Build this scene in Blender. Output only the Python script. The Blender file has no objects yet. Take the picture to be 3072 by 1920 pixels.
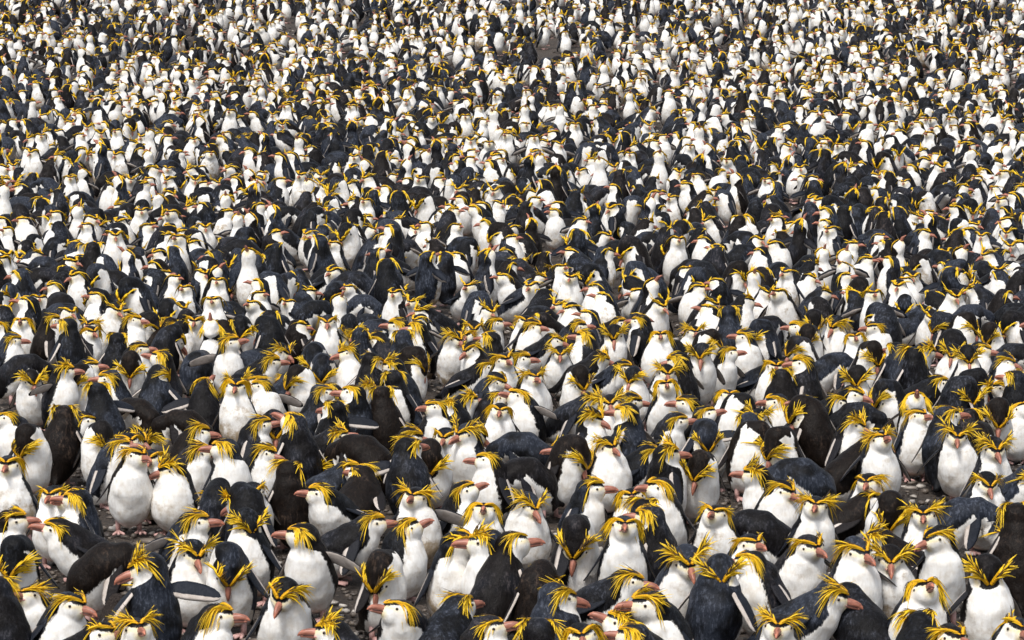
import bpy, math, random
import numpy as np
from mathutils import Vector, Matrix

random.seed(7)
rs = np.random.RandomState(7)
R = math.radians
scene = bpy.context.scene
C = scene.collection

# ------------------------------------------------------------------ camera, sky, sun, exposure
W0, H0 = 3072.0, 1920.0            # size of the photograph
FPX = 10000.0                      # focal length in its pixels
HORIZ = -330.0                     # row at which the near ground would meet the horizon
PITCH = math.atan((H0 / 2 - HORIZ) / FPX)
CAM_H = 4.15

cam_d = bpy.data.cameras.new('camera')
cam_d.sensor_width = 36.0
cam_d.lens = FPX * 36.0 / W0
cam_d.clip_start = 0.5
cam_d.clip_end = 3000
cam = bpy.data.objects.new('camera', cam_d)
C.objects.link(cam)
cam.location = (0, 0, CAM_H)
cam.rotation_euler = (math.pi / 2 - PITCH, 0, 0)
scene.camera = cam
cam_d.dof.use_dof = True
cam_d.dof.focus_distance = 32.0
cam_d.dof.aperture_fstop = 16.0

world = bpy.data.worlds.new('World')
scene.world = world
world.use_nodes = True
wn = world.node_tree.nodes
wl = world.node_tree.links
wn.clear()
sky = wn.new('ShaderNodeTexSky')
sky.sky_type = 'NISHITA'
sky.sun_disc = False
SUN_EL, SUN_AZ = 58.0, 205.0       # azimuth from north (the view direction), clockwise
sky.sun_elevation = R(SUN_EL)
sky.sun_rotation = R(SUN_AZ)
sky.dust_density = 3.0
hsv = wn.new('ShaderNodeHueSaturation')
hsv.inputs['Saturation'].default_value = 0.35
bgd = wn.new('ShaderNodeBackground')
bgd.inputs['Strength'].default_value = 0.10
wo = wn.new('ShaderNodeOutputWorld')
wl.new(sky.outputs[0], hsv.inputs['Color'])
wl.new(hsv.outputs[0], bgd.inputs['Color'])
wl.new(bgd.outputs[0], wo.inputs['Surface'])

sun_d = bpy.data.lights.new('sun', 'SUN')
sun_d.energy = 1.5
sun_d.angle = R(14)
sun_d.color = (1.0, 0.965, 0.92)
sun = bpy.data.objects.new('sun', sun_d)
C.objects.link(sun)
_az = R(SUN_AZ)
_dirs = Vector((math.sin(_az) * math.cos(R(SUN_EL)), math.cos(_az) * math.cos(R(SUN_EL)), math.sin(R(SUN_EL))))
sun.rotation_euler = _dirs.to_track_quat('Z', 'Y').to_euler()
sun.location = (0, 0, 30)

vs = scene.view_settings
vs.view_transform = 'Standard'
vs.look = 'None'
vs.gamma = 1.0
vs.use_curve_mapping = False
vs.exposure = 0.86

# ------------------------------------------------------------------ ground profile from the size of the birds per row
BIRD = 0.58


def row_height(y):                 # pixels that a standing bird takes with its feet on row y
    if y >= 700:
        return 0.14 * (y + 330)
    t = 700 - y
    return 0.14 * 1030 - 0.14 * t + 0.5 * (0.06 / 700) * t * t


_py, _pz = [], []
for yy in list(np.arange(2700, -160, -20)):
    s = max(row_height(float(yy)), 30) / BIRD
    Z = FPX / s
    v = (yy - H0 / 2) / FPX
    _py.append(Z * (math.cos(PITCH) - v * math.sin(PITCH)))
    _pz.append(CAM_H - Z * (math.sin(PITCH) + v * math.cos(PITCH)))
_py, _pz = np.array(_py), np.array(_pz)
o_ = np.argsort(_py)
_py, _pz = _py[o_], _pz[o_]
SL = (_pz[-1] - _pz[-6]) / (_py[-1] - _py[-6])


def ground_z(x, y):
    x, y = np.asarray(x, float), np.asarray(y, float)
    z = np.interp(y, _py, _pz)
    z = np.where(y > _py[-1], _pz[-1] + (y - _py[-1]) * SL * 0.9, z)
    z = z + 0.018 * np.sin(x * 1.7 + 0.6 * np.sin(y * 0.9)) * np.cos(y * 1.3 + x * 0.4) + 0.012 * np.sin(x * 4.1 + y * 2.7)
    return z


def gz(x, y):
    return float(ground_z(x, y))


CAMP = Vector((0, 0, CAM_H))


def pixel_dir(px, py):
    u, v = (px - W0 / 2) / FPX, (py - H0 / 2) / FPX
    return Vector((u, math.cos(PITCH) - v * math.sin(PITCH), -math.sin(PITCH) - v * math.cos(PITCH)))


def foot_for(px, py, off):
    """where a bird stands whose point off (from its feet) is seen at a pixel of the photograph"""
    d = pixel_dir(px, py)
    lo, hi = 10.0, 160.0
    prev = None
    t = 12.0
    while t < 170:
        P = CAMP + d * t - off
        g = P.z - gz(P.x, P.y)
        if g < 0:
            lo, hi = prev, t
            break
        prev = t
        t += 0.5
    for _ in range(18):
        m = (lo + hi) / 2
        P = CAMP + d * m - off
        if P.z - gz(P.x, P.y) < 0:
            hi = m
        else:
            lo = m
    P = CAMP + d * hi - off
    return Vector((P.x, P.y, gz(P.x, P.y)))


def project(P):
    d = P - CAMP
    fwd = d.y * math.cos(PITCH) - d.z * math.sin(PITCH)
    dn = -d.y * math.sin(PITCH) - d.z * math.cos(PITCH)
    return W0 / 2 + d.x / fwd * FPX, H0 / 2 + dn / fwd * FPX, fwd


# ------------------------------------------------------------------ materials
class NT:
    def __init__(self, name):
        self.m = bpy.data.materials.new(name)
        self.m.use_nodes = True
        self.t = self.m.node_tree
        self.t.nodes.clear()
        self.out = self.t.nodes.new('ShaderNodeOutputMaterial')
        self.b = self.t.nodes.new('ShaderNodeBsdfPrincipled')
        self.t.links.new(self.b.outputs[0], self.out.inputs['Surface'])

    def put(self, sock, v):
        if isinstance(v, bpy.types.NodeSocket):
            self.t.links.new(v, sock)
        elif isinstance(v, (tuple, list)) and len(v) == 3 and sock.type == 'RGBA':
            sock.default_value = (*v, 1)
        else:
            sock.default_value = v

    def attr(self, name, what='Fac'):
        n = self.t.nodes.new('ShaderNodeAttribute')
        n.attribute_name = name
        return n.outputs[what]

    def math(self, op, a, b=0.0, c=0.0, clamp=False):
        n = self.t.nodes.new('ShaderNodeMath')
        n.operation = op
        n.use_clamp = clamp
        self.put(n.inputs[0], a)
        self.put(n.inputs[1], b)
        self.put(n.inputs[2], c)
        return n.outputs[0]

    def ramp(self, x, lo, hi, a=0.0, b=1.0):
        n = self.t.nodes.new('ShaderNodeMapRange')
        n.interpolation_type = 'SMOOTHSTEP'
        self.put(n.inputs[0], x)
        for i, v in zip((1, 2, 3, 4), (lo, hi, a, b)):
            self.put(n.inputs[i], v)
        return n.outputs[0]

    def mix(self, f, a, b, mode='MIX'):
        n = self.t.nodes.new('ShaderNodeMix')
        n.data_type = 'RGBA'
        n.blend_type = mode
        self.put(n.inputs[0], f)
        self.put(n.inputs[6], a)
        self.put(n.inputs[7], b)
        return n.outputs[2]

    def mix_f(self, f, a, b):
        n = self.t.nodes.new('ShaderNodeMapRange')
        self.put(n.inputs[0], f)
        n.inputs[3].default_value, n.inputs[4].default_value = a, b
        return n.outputs[0]

    def noise(self, scale, vec=None, detail=2.0, rough=0.5, w=None):
        n = self.t.nodes.new('ShaderNodeTexNoise')
        n.inputs['Scale'].default_value = scale
        n.inputs['Detail'].default_value = detail
        n.inputs['Roughness'].default_value = rough
        if w is not None:
            n.noise_dimensions = '4D'
            self.put(n.inputs['W'], w)
        if vec is not None:
            self.put(n.inputs['Vector'], vec)
        return n.outputs[0]

    def coord(self, which='Object', scale=None):
        n = self.t.nodes.new('ShaderNodeTexCoord')
        o = n.outputs[which]
        if scale:
            m = self.t.nodes.new('ShaderNodeMapping')
            m.inputs['Scale'].default_value = scale
            self.t.links.new(o, m.inputs['Vector'])
            o = m.outputs[0]
        return o

    def bump(self, h, strength, dist):
        n = self.t.nodes.new('ShaderNodeBump')
        self.put(n.inputs['Strength'], strength)
        n.inputs['Distance'].default_value = dist
        self.put(n.inputs['Height'], h)
        self.put(self.b.inputs['Normal'], n.outputs[0])

    def base(self, c, rough=0.6, spec=0.4):
        self.put(self.b.inputs['Base Color'], c)
        self.put(self.b.inputs['Roughness'], rough)
        self.b.inputs['Specular IOR Level'].default_value = spec


def plumage(name, crowd):
    """feathers: attributes pat (signed distance to the edge of the white), yel, low, flip, and the bird's own brown / blue / dirt"""
    n = NT(name)
    vec = n.coord('Object')
    vst = n.coord('Object', (1.0, 1.0, 0.35))
    if crowd:
        brown, blue, dirt = (n.attr(k) for k in ('brown', 'blue', 'dirt'))
        w = None
    else:
        oi = n.t.nodes.new('ShaderNodeObjectInfo')
        sep = n.t.nodes.new('ShaderNodeSeparateColor')
        n.t.links.new(oi.outputs['Color'], sep.inputs[0])
        brown, blue, dirt = sep.outputs[0], sep.outputs[1], sep.outputs[2]
        w = n.math('MULTIPLY', oi.outputs['Random'], 37.0)
    pat, yel, low, flip = (n.attr(k) for k in ('pat', 'yel', 'low', 'flip'))
    # edge of the white, roughened by the feathers
    ne = n.noise(130.0, vst, 2.0, 0.6, w)
    ne2 = n.noise(26.0, vec, 2.0, 0.5, w)
    e = n.math('ADD', pat, n.math('MULTIPLY', n.math('SUBTRACT', ne, 0.5), 0.30))
    e = n.math('ADD', e, n.math('MULTIPLY', n.math('SUBTRACT', ne2, 0.5), 0.16))
    mask = n.ramp(e, -0.05, 0.05)
    # dark feathers
    big = n.noise(7.0, vec, 2.0, 0.5, w)
    fine = n.noise(62.0, vst, 4.0, 0.78, w)
    tip = n.ramp(fine, 0.47, 0.70)
    dk = n.mix(brown, (0.0036, 0.0037, 0.0046), (0.0060, 0.0038, 0.0029))
    patch = n.ramp(n.math('ADD', big, n.math('MULTIPLY', blue, 0.12)), 0.50, 0.70)
    dk = n.mix(n.math('MULTIPLY', patch, n.math('ADD', n.math('MULTIPLY', blue, 0.9), 0.05, 0, True)), dk, (0.018, 0.022, 0.032))
    tipc = n.mix(brown, (0.110, 0.125, 0.165), (0.105, 0.070, 0.050))
    dk = n.mix(n.math('MULTIPLY', tip, n.math('ADD', n.math('MULTIPLY', patch, 0.60), 0.12)), dk, tipc)
    dk = n.mix(n.ramp(flip, 0.4, 0.6, 0.0, 0.85), dk, n.mix(brown, (0.016, 0.019, 0.027), (0.016, 0.014, 0.015)))
    # white feathers and their dirt
    wh = n.mix(n.ramp(n.noise(60.0, vst, 3.0, 0.6, w), 0.3, 0.75), (0.90, 0.89, 0.865), (0.76, 0.74, 0.70))
    wh = n.mix(n.math('MULTIPLY', n.ramp(ne2, 0.40, 0.75), 0.5), wh, (0.66, 0.59, 0.49))
    stain = n.noise(16.0, vec, 4.0, 0.7, w)
    st = n.math('ADD', stain, n.math('MULTIPLY', low, n.math('ADD', n.math('MULTIPLY', dirt, 0.42), 0.29)))
    wh = n.mix(n.math('MULTIPLY', n.ramp(st, 0.60, 0.90), n.math('ADD', n.math('MULTIPLY', dirt, 0.55), 0.38)), wh, (0.34, 0.25, 0.15))
    speck = n.noise(95.0, vec, 3.0, 0.7, w)
    st2 = n.math('ADD', speck, n.math('MULTIPLY', low, n.math('MULTIPLY', dirt, 0.28)))
    wh = n.mix(n.math('MULTIPLY', n.ramp(st2, 0.70, 0.82), n.math('ADD', n.math('MULTIPLY', dirt, 0.6), 0.1)), wh, (0.14, 0.10, 0.06))
    wh = n.mix(n.math('MULTIPLY', n.ramp(flip, 0.4, 0.6), 0.8), wh, n.mix(n.ramp(ne2, 0.4, 0.7), (0.50, 0.43, 0.38), (0.36, 0.30, 0.26)))
    wh = n.mix(n.math('MULTIPLY', yel, n.ramp(ne, 0.15, 0.7, 0.6, 1.0)), wh, (0.83, 0.60, 0.06))
    col = n.mix(mask, dk, wh)
    n.base(col, n.mix(mask, (0.5,) * 3, (0.85,) * 3), 0.12)
    try:
        n.b.inputs['Sheen Weight'].default_value = 0.0
        n.b.inputs['Sheen Roughness'].default_value = 0.5
    except KeyError:
        pass
    n.bump(n.math('ADD', n.math('MULTIPLY', ne, 0.4), n.math('ADD', fine, n.math('MULTIPLY', n.noise(24.0, vec, 3.0, 0.6, w), 0.8))), n.mix_f(mask, 0.8, 0.38), 0.008)
    return n.m


M_BODY = plumage('plumage', False)
M_CROWD = plumage('crowd_plumage', True)

n = NT('crest_feathers')
tt = n.attr('tint')
c = n.mix(n.ramp(tt, 0.0, 0.45), (0.80, 0.40, 0.008), (0.89, 0.58, 0.014))
c = n.mix(n.ramp(tt, 0.45, 1.0), c, (0.92, 0.63, 0.05))
c = n.mix(n.ramp(tt, 1.4, 1.6), c, (0.02, 0.017, 0.015))
c = n.mix(n.math('MULTIPLY', n.noise(160.0, None, 2.0), 0.2), c, (0.5, 0.25, 0.01))
n.base(c, 0.55, 0.3)
M_CREST = n.m

n = NT('bill_horn')
tt = n.attr('tint')
nz = n.noise(90.0, n.coord('Object', (0.25, 1, 1)), 3.0)
c = n.mix(n.ramp(tt, 0.0, 0.5), (0.58, 0.27, 0.22), (0.38, 0.15, 0.10))
c = n.mix(n.ramp(tt, 0.6, 1.0), c, (0.55, 0.19, 0.11))
c = n.mix(n.ramp(nz, 0.45, 0.65, 0.0, 0.75), c, (0.17, 0.065, 0.045))
c = n.mix(n.ramp(tt, 1.4, 1.6), c, (0.06, 0.025, 0.02))
n.base(c, 0.42, 0.4)
M_BILL = n.m

n = NT('gape_skin'); n.base((0.68, 0.36, 0.33), 0.5); M_GAPE = n.m
n = NT('foot_skin'); n.base(n.mix(n.noise(60.0), (0.42, 0.24, 0.21), (0.60, 0.38, 0.35)), 0.5); M_FOOT = n.m
n = NT('eye_gloss'); n.base((0.02, 0.008, 0.006), 0.15, 0.6); M_EYE = n.m
n = NT('claw_horn'); n.base((0.04, 0.03, 0.025), 0.5); M_CLAW = n.m

n = NT('chick_down')
c = n.mix(n.ramp(n.noise(30.0, None, 3.0, 0.7), 0.35, 0.7), (0.030, 0.024, 0.022), (0.085, 0.068, 0.060))
c = n.mix(n.ramp(n.attr('pat'), 0.1, 0.5), c, (0.30, 0.27, 0.25))
n.base(c, 0.95, 0.1)
n.bump(n.noise(150.0, None, 3.0, 0.8), 0.9, 0.012)
M_DOWN = n.m

n = NT('mud_ground')
v = n.coord('Object')
c = n.mix(n.ramp(n.noise(1.3, v, 4.0, 0.6), 0.3, 0.7), (0.050, 0.037, 0.028), (0.13, 0.10, 0.078))
c = n.mix(n.ramp(n.noise(22.0, v, 5.0, 0.75), 0.42, 0.62), c, (0.035, 0.029, 0.026))
c = n.mix(n.ramp(n.noise(48.0, v, 4.0, 0.75), 0.58, 0.70), c, (0.42, 0.38, 0.34))
n.base(c, 0.7, 0.35)
n.bump(n.noise(35.0, v, 5.0, 0.75), 1.0, 0.05)
M_GROUND = n.m

n = NT('pebble_stone')
tt = n.attr('tint')
c = n.mix(n.ramp(tt, 0.0, 0.7), (0.035, 0.028, 0.024), (0.16, 0.13, 0.105))
c = n.mix(n.ramp(tt, 0.75, 1.0), c, (0.50, 0.46, 0.41))
c = n.mix(n.ramp(n.noise(45.0, None, 4.0, 0.7), 0.4, 0.7, 0.0, 0.6), c, (0.07, 0.055, 0.045))
n.base(c, 0.5, 0.45)
n.bump(n.noise(60.0, None, 4.0, 0.7), 0.6, 0.01)
M_PEBBLE = n.m

# ------------------------------------------------------------------ mesh helpers


def make_mesh(name, V, F4, mats, F3=None, attrs=None, fmat=None, smooth=True):
    me = bpy.data.meshes.new(name)
    V = np.asarray(V, np.float32).reshape(-1, 3)
    F4 = np.zeros((0, 4), np.int32) if F4 is None or len(F4) == 0 else np.asarray(F4, np.int32)
    F3 = np.zeros((0, 3), np.int32) if F3 is None or len(F3) == 0 else np.asarray(F3, np.int32)
    me.vertices.add(len(V))
    me.vertices.foreach_set('co', V.ravel())
    li = np.concatenate([F4.ravel(), F3.ravel()])
    ls = np.concatenate([np.arange(len(F4)) * 4, len(F4) * 4 + np.arange(len(F3)) * 3]).astype(np.int32)
    me.loops.add(len(li))
    me.loops.foreach_set('vertex_index', li.astype(np.int32))
    me.polygons.add(len(ls))
    me.polygons.foreach_set('loop_start', ls)
    if fmat is not None:
        me.polygons.foreach_set('material_index', np.asarray(fmat, np.int32))
    for m in mats:
        me.materials.append(m)
    for k, a in (attrs or {}).items():
        at = me.attributes.new(k, 'FLOAT', 'POINT')
        at.data.foreach_set('value', np.asarray(a, np.float32))
    me.update(calc_edges=True)
    if smooth:
        me.polygons.foreach_set('use_smooth', np.ones(len(ls), bool))
    me.validate()
    return me


def link(name, me, parent=None, loc=None, mat=None):
    o = bpy.data.objects.new(name, me)
    C.objects.link(o)
    if parent is not None:
        o.parent = parent
    if mat is not None:
        o.matrix_local = mat
    elif loc is not None:
        o.location = loc
    return o


def loft(sections, cap=True):
    """sections: list of (n,3) arrays"""
    n = len(sections[0])
    V = np.concatenate(sections)
    F = []
    for i in range(len(sections) - 1):
        for j in range(n):
            k = (j + 1) % n
            F.append((i * n + j, i * n + k, (i + 1) * n + k, (i + 1) * n + j))
    T = []
    if cap:
        for i, s in ((0, 1), (len(sections) - 1, 0)):
            c0 = i * n
            for j in range(1, n - 1):
                T.append((c0, c0 + j + 1, c0 + j) if s else (c0, c0 + j, c0 + j + 1))
    return V, np.array(F, np.int32), np.array(T, np.int32).reshape(-1, 3)


class Bag:
    """collects pieces of one mesh"""
    def __init__(self):
        self.V, self.Q, self.T, self.A, self.mq, self.mt, self.n = [], [], [], {}, [], [], 0

    def add(self, V, Q, T=None, attrs=None, mat=0):
        V = np.asarray(V, float)
        Q = np.zeros((0, 4), int) if Q is None else np.asarray(Q).reshape(-1, 4)
        T = np.zeros((0, 3), int) if T is None else np.asarray(T).reshape(-1, 3)
        self.V.append(V)
        self.Q.append(Q + self.n)
        self.T.append(T + self.n)
        self.mq.append(np.full(len(Q), mat)); self.mt.append(np.full(len(T), mat))
        for k in set(self.A) | set(attrs or {}):
            if k not in self.A:
                self.A[k] = [np.zeros(self.n)] if self.n else []
            self.A[k].append(np.broadcast_to(np.asarray((attrs or {}).get(k, 0.0), float), (len(V),)))
        self.n += len(V)

    def arrays(self):
        return (np.concatenate(self.V), np.concatenate(self.Q), np.concatenate(self.T),
                {k: np.concatenate(a) for k, a in self.A.items()}, np.concatenate(self.mq + self.mt))

    def mesh(self, name, mats, smooth=True):
        V, Q, T, A, m = self.arrays()
        return make_mesh(name, V, Q, mats, T, A, m, smooth)


# ------------------------------------------------------------------ a bird's shape: a smooth field turned into one skin
def unit(v):
    v = np.asarray(v, float)
    return v / (np.linalg.norm(v) + 1e-9)


def cone_field(P, a, b, ra, rb):
    ab = b - a
    t = np.clip(((P - a) @ ab) / (ab @ ab + 1e-12), 0, 1)
    d = np.linalg.norm(P - a - t[..., None] * ab, axis=-1) - (ra + (rb - ra) * t)
    return d, t


def smin(a, b, k):
    h = np.clip(0.5 + 0.5 * (b - a) / k, 0, 1)
    return b + (a - b) * h - k * h * (1 - h)


def surface_nets(f, lo, g):
    """naive surface nets on a field sampled at lo + g*index; returns vertices and quads"""
    s = f < 0
    nx, ny, nz = f.shape
    c = np.zeros((nx - 1, ny - 1, nz - 1), np.int8)
    for dx in (0, 1):
        for dy in (0, 1):
            for dz in (0, 1):
                c += s[dx:nx - 1 + dx, dy:ny - 1 + dy, dz:nz - 1 + dz]
    act = (c > 0) & (c < 8)
    idx = -np.ones(act.shape, np.int64)
    cells = np.argwhere(act)
    idx[act] = np.arange(len(cells))
    acc = np.zeros((len(cells), 3))
    cnt = np.zeros(len(cells))
    corners = [np.array(k) for k in ((0, 0, 0), (1, 0, 0), (0, 1, 0), (1, 1, 0), (0, 0, 1), (1, 0, 1), (0, 1, 1), (1, 1, 1))]
    ed = [(0, 1), (2, 3), (4, 5), (6, 7), (0, 2), (1, 3), (4, 6), (5, 7), (0, 4), (1, 5), (2, 6), (3, 7)]
    val = [f[tuple((cells + k).T)] for k in corners]
    for i, j in ed:
        a, b = val[i], val[j]
        cr = (a < 0) != (b < 0)
        t = np.where(cr, a / np.where(cr, a - b, 1), 0)
        acc += np.where(cr[:, None], corners[i] + t[:, None] * (corners[j] - corners[i]), 0)
        cnt += cr
    V = lo + g * (cells + acc / cnt[:, None])
    Q = []
    for ax in range(3):
        o1, o2 = [(1, 2), (2, 0), (0, 1)][ax]
        sl = [slice(None)] * 3
        sl[ax] = slice(0, -1)
        sh = [slice(None)] * 3
        sh[ax] = slice(1, None)
        a, b = s[tuple(sl)], s[tuple(sh)]
        e = np.argwhere(a != b)
        e = e[(e[:, o1] > 0) & (e[:, o2] > 0) & (e[:, o1] < f.shape[o1] - 1) & (e[:, o2] < f.shape[o2] - 1)]
        ins = a[tuple(e.T)]
        e1, e2 = np.zeros(3, int), np.zeros(3, int)
        e1[o1] = 1
        e2[o2] = 1
        q = np.stack([idx[tuple((e - e1 - e2).T)], idx[tuple((e - e2).T)], idx[tuple(e.T)], idx[tuple((e - e1).T)]], 1)
        q[~ins] = q[~ins][:, ::-1]
        Q.append(q)
    return V, np.concatenate(Q)


HS = 1.22                          # head size
POSES = {  # side view: x forward, z up, radius ; then the head
    'U': ([(-.085, .085, .05), (-.05, .13, .098), (-.012, .205, .124), (.004, .285, .122), (.008, .355, .099), (-.004, .398, .072)], (.020, .462)),
    'S': ([(-.09, .075, .055), (-.05, .12, .110), (-.002, .185, .138), (.008, .258, .130), (.006, .318, .105), (-.006, .35, .074)], (.034, .405)),
    'C': ([(-.20, .10, .05), (-.145, .125, .095), (-.065, .165, .130), (.02, .215, .134), (.075, .27, .108), (.095, .30, .088)], (.13, .345)),
    'B': ([(-.13, .11, .055), (-.09, .14, .095), (-.045, .22, .124), (.03, .29, .122), (.11, .315, .095), (.165, .295, .074)], (.225, .20)),
    'P': ([(-.085, .085, .05), (-.05, .13, .100), (-.012, .21, .126), (.0, .295, .122), (.002, .37, .098), (.012, .42, .076)], (.095, .385)),
    'K': ([(-.085, .085, .05), (-.045, .13, .098), (-.012, .21, .122), (.0, .30, .114), (.0, .38, .086), (.0, .44, .058)], (.012, .525)),
    'H': ([(-.05, .05, .04), (-.03, .075, .070), (.0, .12, .082), (.005, .17, .074), (.01, .21, .056), (.015, .235, .045)], (.03, .27)),
}


def skeleton(pose, hyaw, hpitch, seed):
    hpitch += 6 if pose in 'USC' and hpitch > -40 else 0
    rr = random.Random(seed)
    pts, hd = POSES[pose]
    chick = pose == 'H'
    fat = rr.uniform(0.89, 1.02)
    tall = rr.uniform(0.92, 1.07)
    lean = {'U': rr.gauss(.015, .045), 'S': rr.gauss(.03, .045), 'K': 0.0, 'P': rr.gauss(.0, .03)}.get(pose, 0.0)
    lean = max(-.06, min(.11, lean))
    lat = max(-.06, min(.06, rr.gauss(0, .028))) if pose in 'USP' else 0.0
    P = [np.array((x + lean * (z / .4) ** 1.3, lat * (z / .4) ** 1.3, z * tall)) for x, z, r in pts]
    rad = [r * fat for x, z, r in pts]
    hy = math.radians(max(-150, min(150, hyaw)))
    hp = math.radians(hpitch)
    hx, hz = hd
    base = P[-1]
    rel = np.array((hx, 0, hz * tall)) + np.array((lean * 1.1, lat, 0)) - base
    # the neck carries the head towards the side it is turned to
    k = 0.85 if pose in 'PB' else 0.5
    ang = max(-1.9, min(1.9, hy)) * k
    H = base + np.array((rel[0] * math.cos(ang), rel[0] * math.sin(ang), rel[2]))
    if pose == 'P' and hpitch < -60:
        H[2] -= .02
    f = np.array((math.cos(hy) * math.cos(hp), math.sin(hy) * math.cos(hp), math.sin(hp)))
    left = np.array((-math.sin(hy), math.cos(hy), 0))
    tilt = math.radians(rr.uniform(-9, 9))
    up = np.cross(f, left)
    left, up = left * math.cos(tilt) + up * math.sin(tilt), up * math.cos(tilt) - left * math.sin(tilt)
    return P, rad, H, f, left, up


def neck_points(pose, P, rad, H, f):
    a = P[-1]
    if pose == 'P':
        mid = (a + H) / 2 + np.array((0, 0, .045)) + 0.3 * (H - a) * np.array((1, 1, 0))
        return [a, mid, H - f * .015 + np.array((0, 0, .012))], [rad[-1], .066, .058]
    if pose == 'B':
        mid = (a + H) / 2 + np.array((.022, 0, .035))
        return [a, mid, H - f * .02], [rad[-1], .064, .057]
    s = .76 if pose == 'H' else 1.0
    return [a, (a + H) / 2 - np.array((.006, 0, 0)), H - f * .008], [rad[-1], .056 * s, .052 * s]


def build_body(pose, hyaw, hpitch, seed, g, flips=(0, 0)):
    P, rad, H, f, left, up = skeleton(pose, hyaw, hpitch, seed)
    chick = pose == 'H'
    hs = 0.80 if chick else HS
    N, nr = neck_points(pose, P, rad, H, f)
    tail0 = P[0]
    tail1 = tail0 + (np.array((-.085, 0, -.045)) if pose in 'UPKS' else np.array((-.10, 0, -.02))) * (.35 if chick else 1)
    tail1[2] = max(tail1[2], .02)
    prim = [('t', P[i], P[i + 1], rad[i], rad[i + 1]) for i in range(len(P) - 1)]
    prim.append(('t', tail0, tail1, rad[0] * .8, .017))
    # rounded lower belly resting over the feet
    bl = P[2] * .5 + P[1] * .5 + np.array((.03, 0, -.01))
    prim.append(('t', bl, P[2], rad[1] * 1.02, rad[2] * .95))
    head = [('h', H - f * .010 * hs, H + f * .022 * hs, .059 * hs, .049 * hs),
            ('h', H + f * .018 * hs, H + f * .056 * hs - up * .008 * hs, .046 * hs, .021 * hs),
            ('h', H - up * .018 * hs - f * .004, H + f * .026 * hs - up * .022 * hs, .053 * hs, .034 * hs)]
    allp = np.array([q for p in prim + head for q in (p[1], p[2])] + N)
    R_ = .16
    lo = allp.min(0) - R_
    hi = allp.max(0) + R_
    lo[2] = -.03
    dims = np.ceil((hi - lo) / g).astype(int) + 1
    ax = [lo[i] + g * np.arange(dims[i]) for i in range(3)]
    G = np.stack(np.meshgrid(*ax, indexing='ij'), -1)
    ft = np.full(G.shape[:3], 9.0)
    for _, a, b, ra, rb in prim:
        d, _t = cone_field(G, a, b, ra, rb)
        ft = smin(ft, d, .035)
    fn = np.full(G.shape[:3], 9.0)
    for i in range(2):
        d, _t = cone_field(G, N[i], N[i + 1], nr[i], nr[i + 1])
        fn = smin(fn, d, .02)
    fh = np.full(G.shape[:3], 9.0)
    for _, a, b, ra, rb in head:
        d, _t = cone_field(G, a, b, ra, rb)
        fh = smin(fh, d, .018)
    F = smin(smin(ft, fn, .03), fh, .010 if pose != 'P' else .03)
    # lumps of fluffed plumage
    rr = random.Random(seed + 5)
    ph = [rr.uniform(0, 6.3) for _ in range(6)]
    F = F + .0034 * np.sin(G[..., 0] * 52 + ph[0]) * np.sin(G[..., 1] * 41 + ph[1]) * np.sin(G[..., 2] * 44 + ph[2]) \
        + .0060 * np.sin(G[..., 0] * 21 + ph[3]) * np.sin(G[..., 1] * 19 + ph[4]) * np.sin(G[..., 2] * 24 + ph[5])
    V, Q = surface_nets(F, lo, g)
    # ---- pattern
    chain = [tail1, *P, *N[1:]]
    L0 = len(chain) - 1
    cw = np.zeros(len(V)) + 9
    tans = [unit(chain[i + 1] - chain[i]) for i in range(L0)]
    sv = [unit((t_[2], 0, -t_[0])) for t_ in tans[:6]]
    for i in range(6, L0):
        a_, b_ = tans[i - 1], tans[i]
        v_ = sv[-1]
        ax_ = np.cross(a_, b_)
        sn, cs = np.linalg.norm(ax_), a_ @ b_
        if sn > 1e-5:
            ax_ = ax_ / sn
            v_ = v_ * cs + np.cross(ax_, v_) * sn + ax_ * (ax_ @ v_) * (1 - cs)
        sv.append(v_)
    nv = [sv[0]] + [unit(sv[i - 1] + sv[i]) for i in range(1, L0)] + [sv[-1]]
    pat = np.zeros(len(V))
    low = np.zeros(len(V))
    L = len(chain) - 1
    thr = {0: -.35, 1: -.12, 2: -.06, 3: -.02, 4: .0, 5: .05}
    rr2 = random.Random(seed + 9)
    dthr = rr2.uniform(-.16, .10) - (.19 if g > .02 else 0)
    for i in range(L):
        a, b = chain[i], chain[i + 1]
        ab = b - a
        t = np.clip(((V - a) @ ab) / (ab @ ab + 1e-12), 0, 1)
        c = a + t[:, None] * ab
        rdv = V - c
        dist = np.linalg.norm(rdv, axis=1)
        s = (i + t)
        neck_t = np.clip((s - 5.4) / (L - 5.4), 0, 1)
        vent = nv[i][None] * (1 - t)[:, None] + nv[i + 1][None] * t[:, None]
        if pose not in 'PB':
            vent = vent * (1 - neck_t)[:, None] + np.array((f[0], f[1], f[2] * .5))[None] * neck_t[:, None]
        tg = unit(ab)
        vent = vent - (vent @ tg)[:, None] * tg[None]
        vent /= np.linalg.norm(vent, axis=1)[:, None] + 1e-6
        perp = rdv - (rdv @ tg)[:, None] * tg[None]
        pn = np.linalg.norm(perp, axis=1) + 1e-6
        cosv = (perp * vent).sum(1) / np.maximum(pn, .02)
        th = np.interp(s, [0, 1, 2, 3, 4, 5, 6, 7, 8], [.9, .45, .22, .20, .30, .46, .44, .25, .1]) + dthr
        rloc = np.interp(s, np.arange(L + 1), [.02] + rad + list(nr[1:]))
        sc = dist / rloc
        use = sc < cw
        cw = np.where(use, sc, cw)
        pat = np.where(use, cosv - th, pat)
        low = np.where(use, np.clip(1.15 - s / 4.2, 0, 1) if pose != 'B' else np.clip(1 - s / 4, 0, 1), low)
    q = np.stack([(V - H) @ f, (V - H) @ left, (V - H) @ up], 1) / (.058 * hs)
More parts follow.
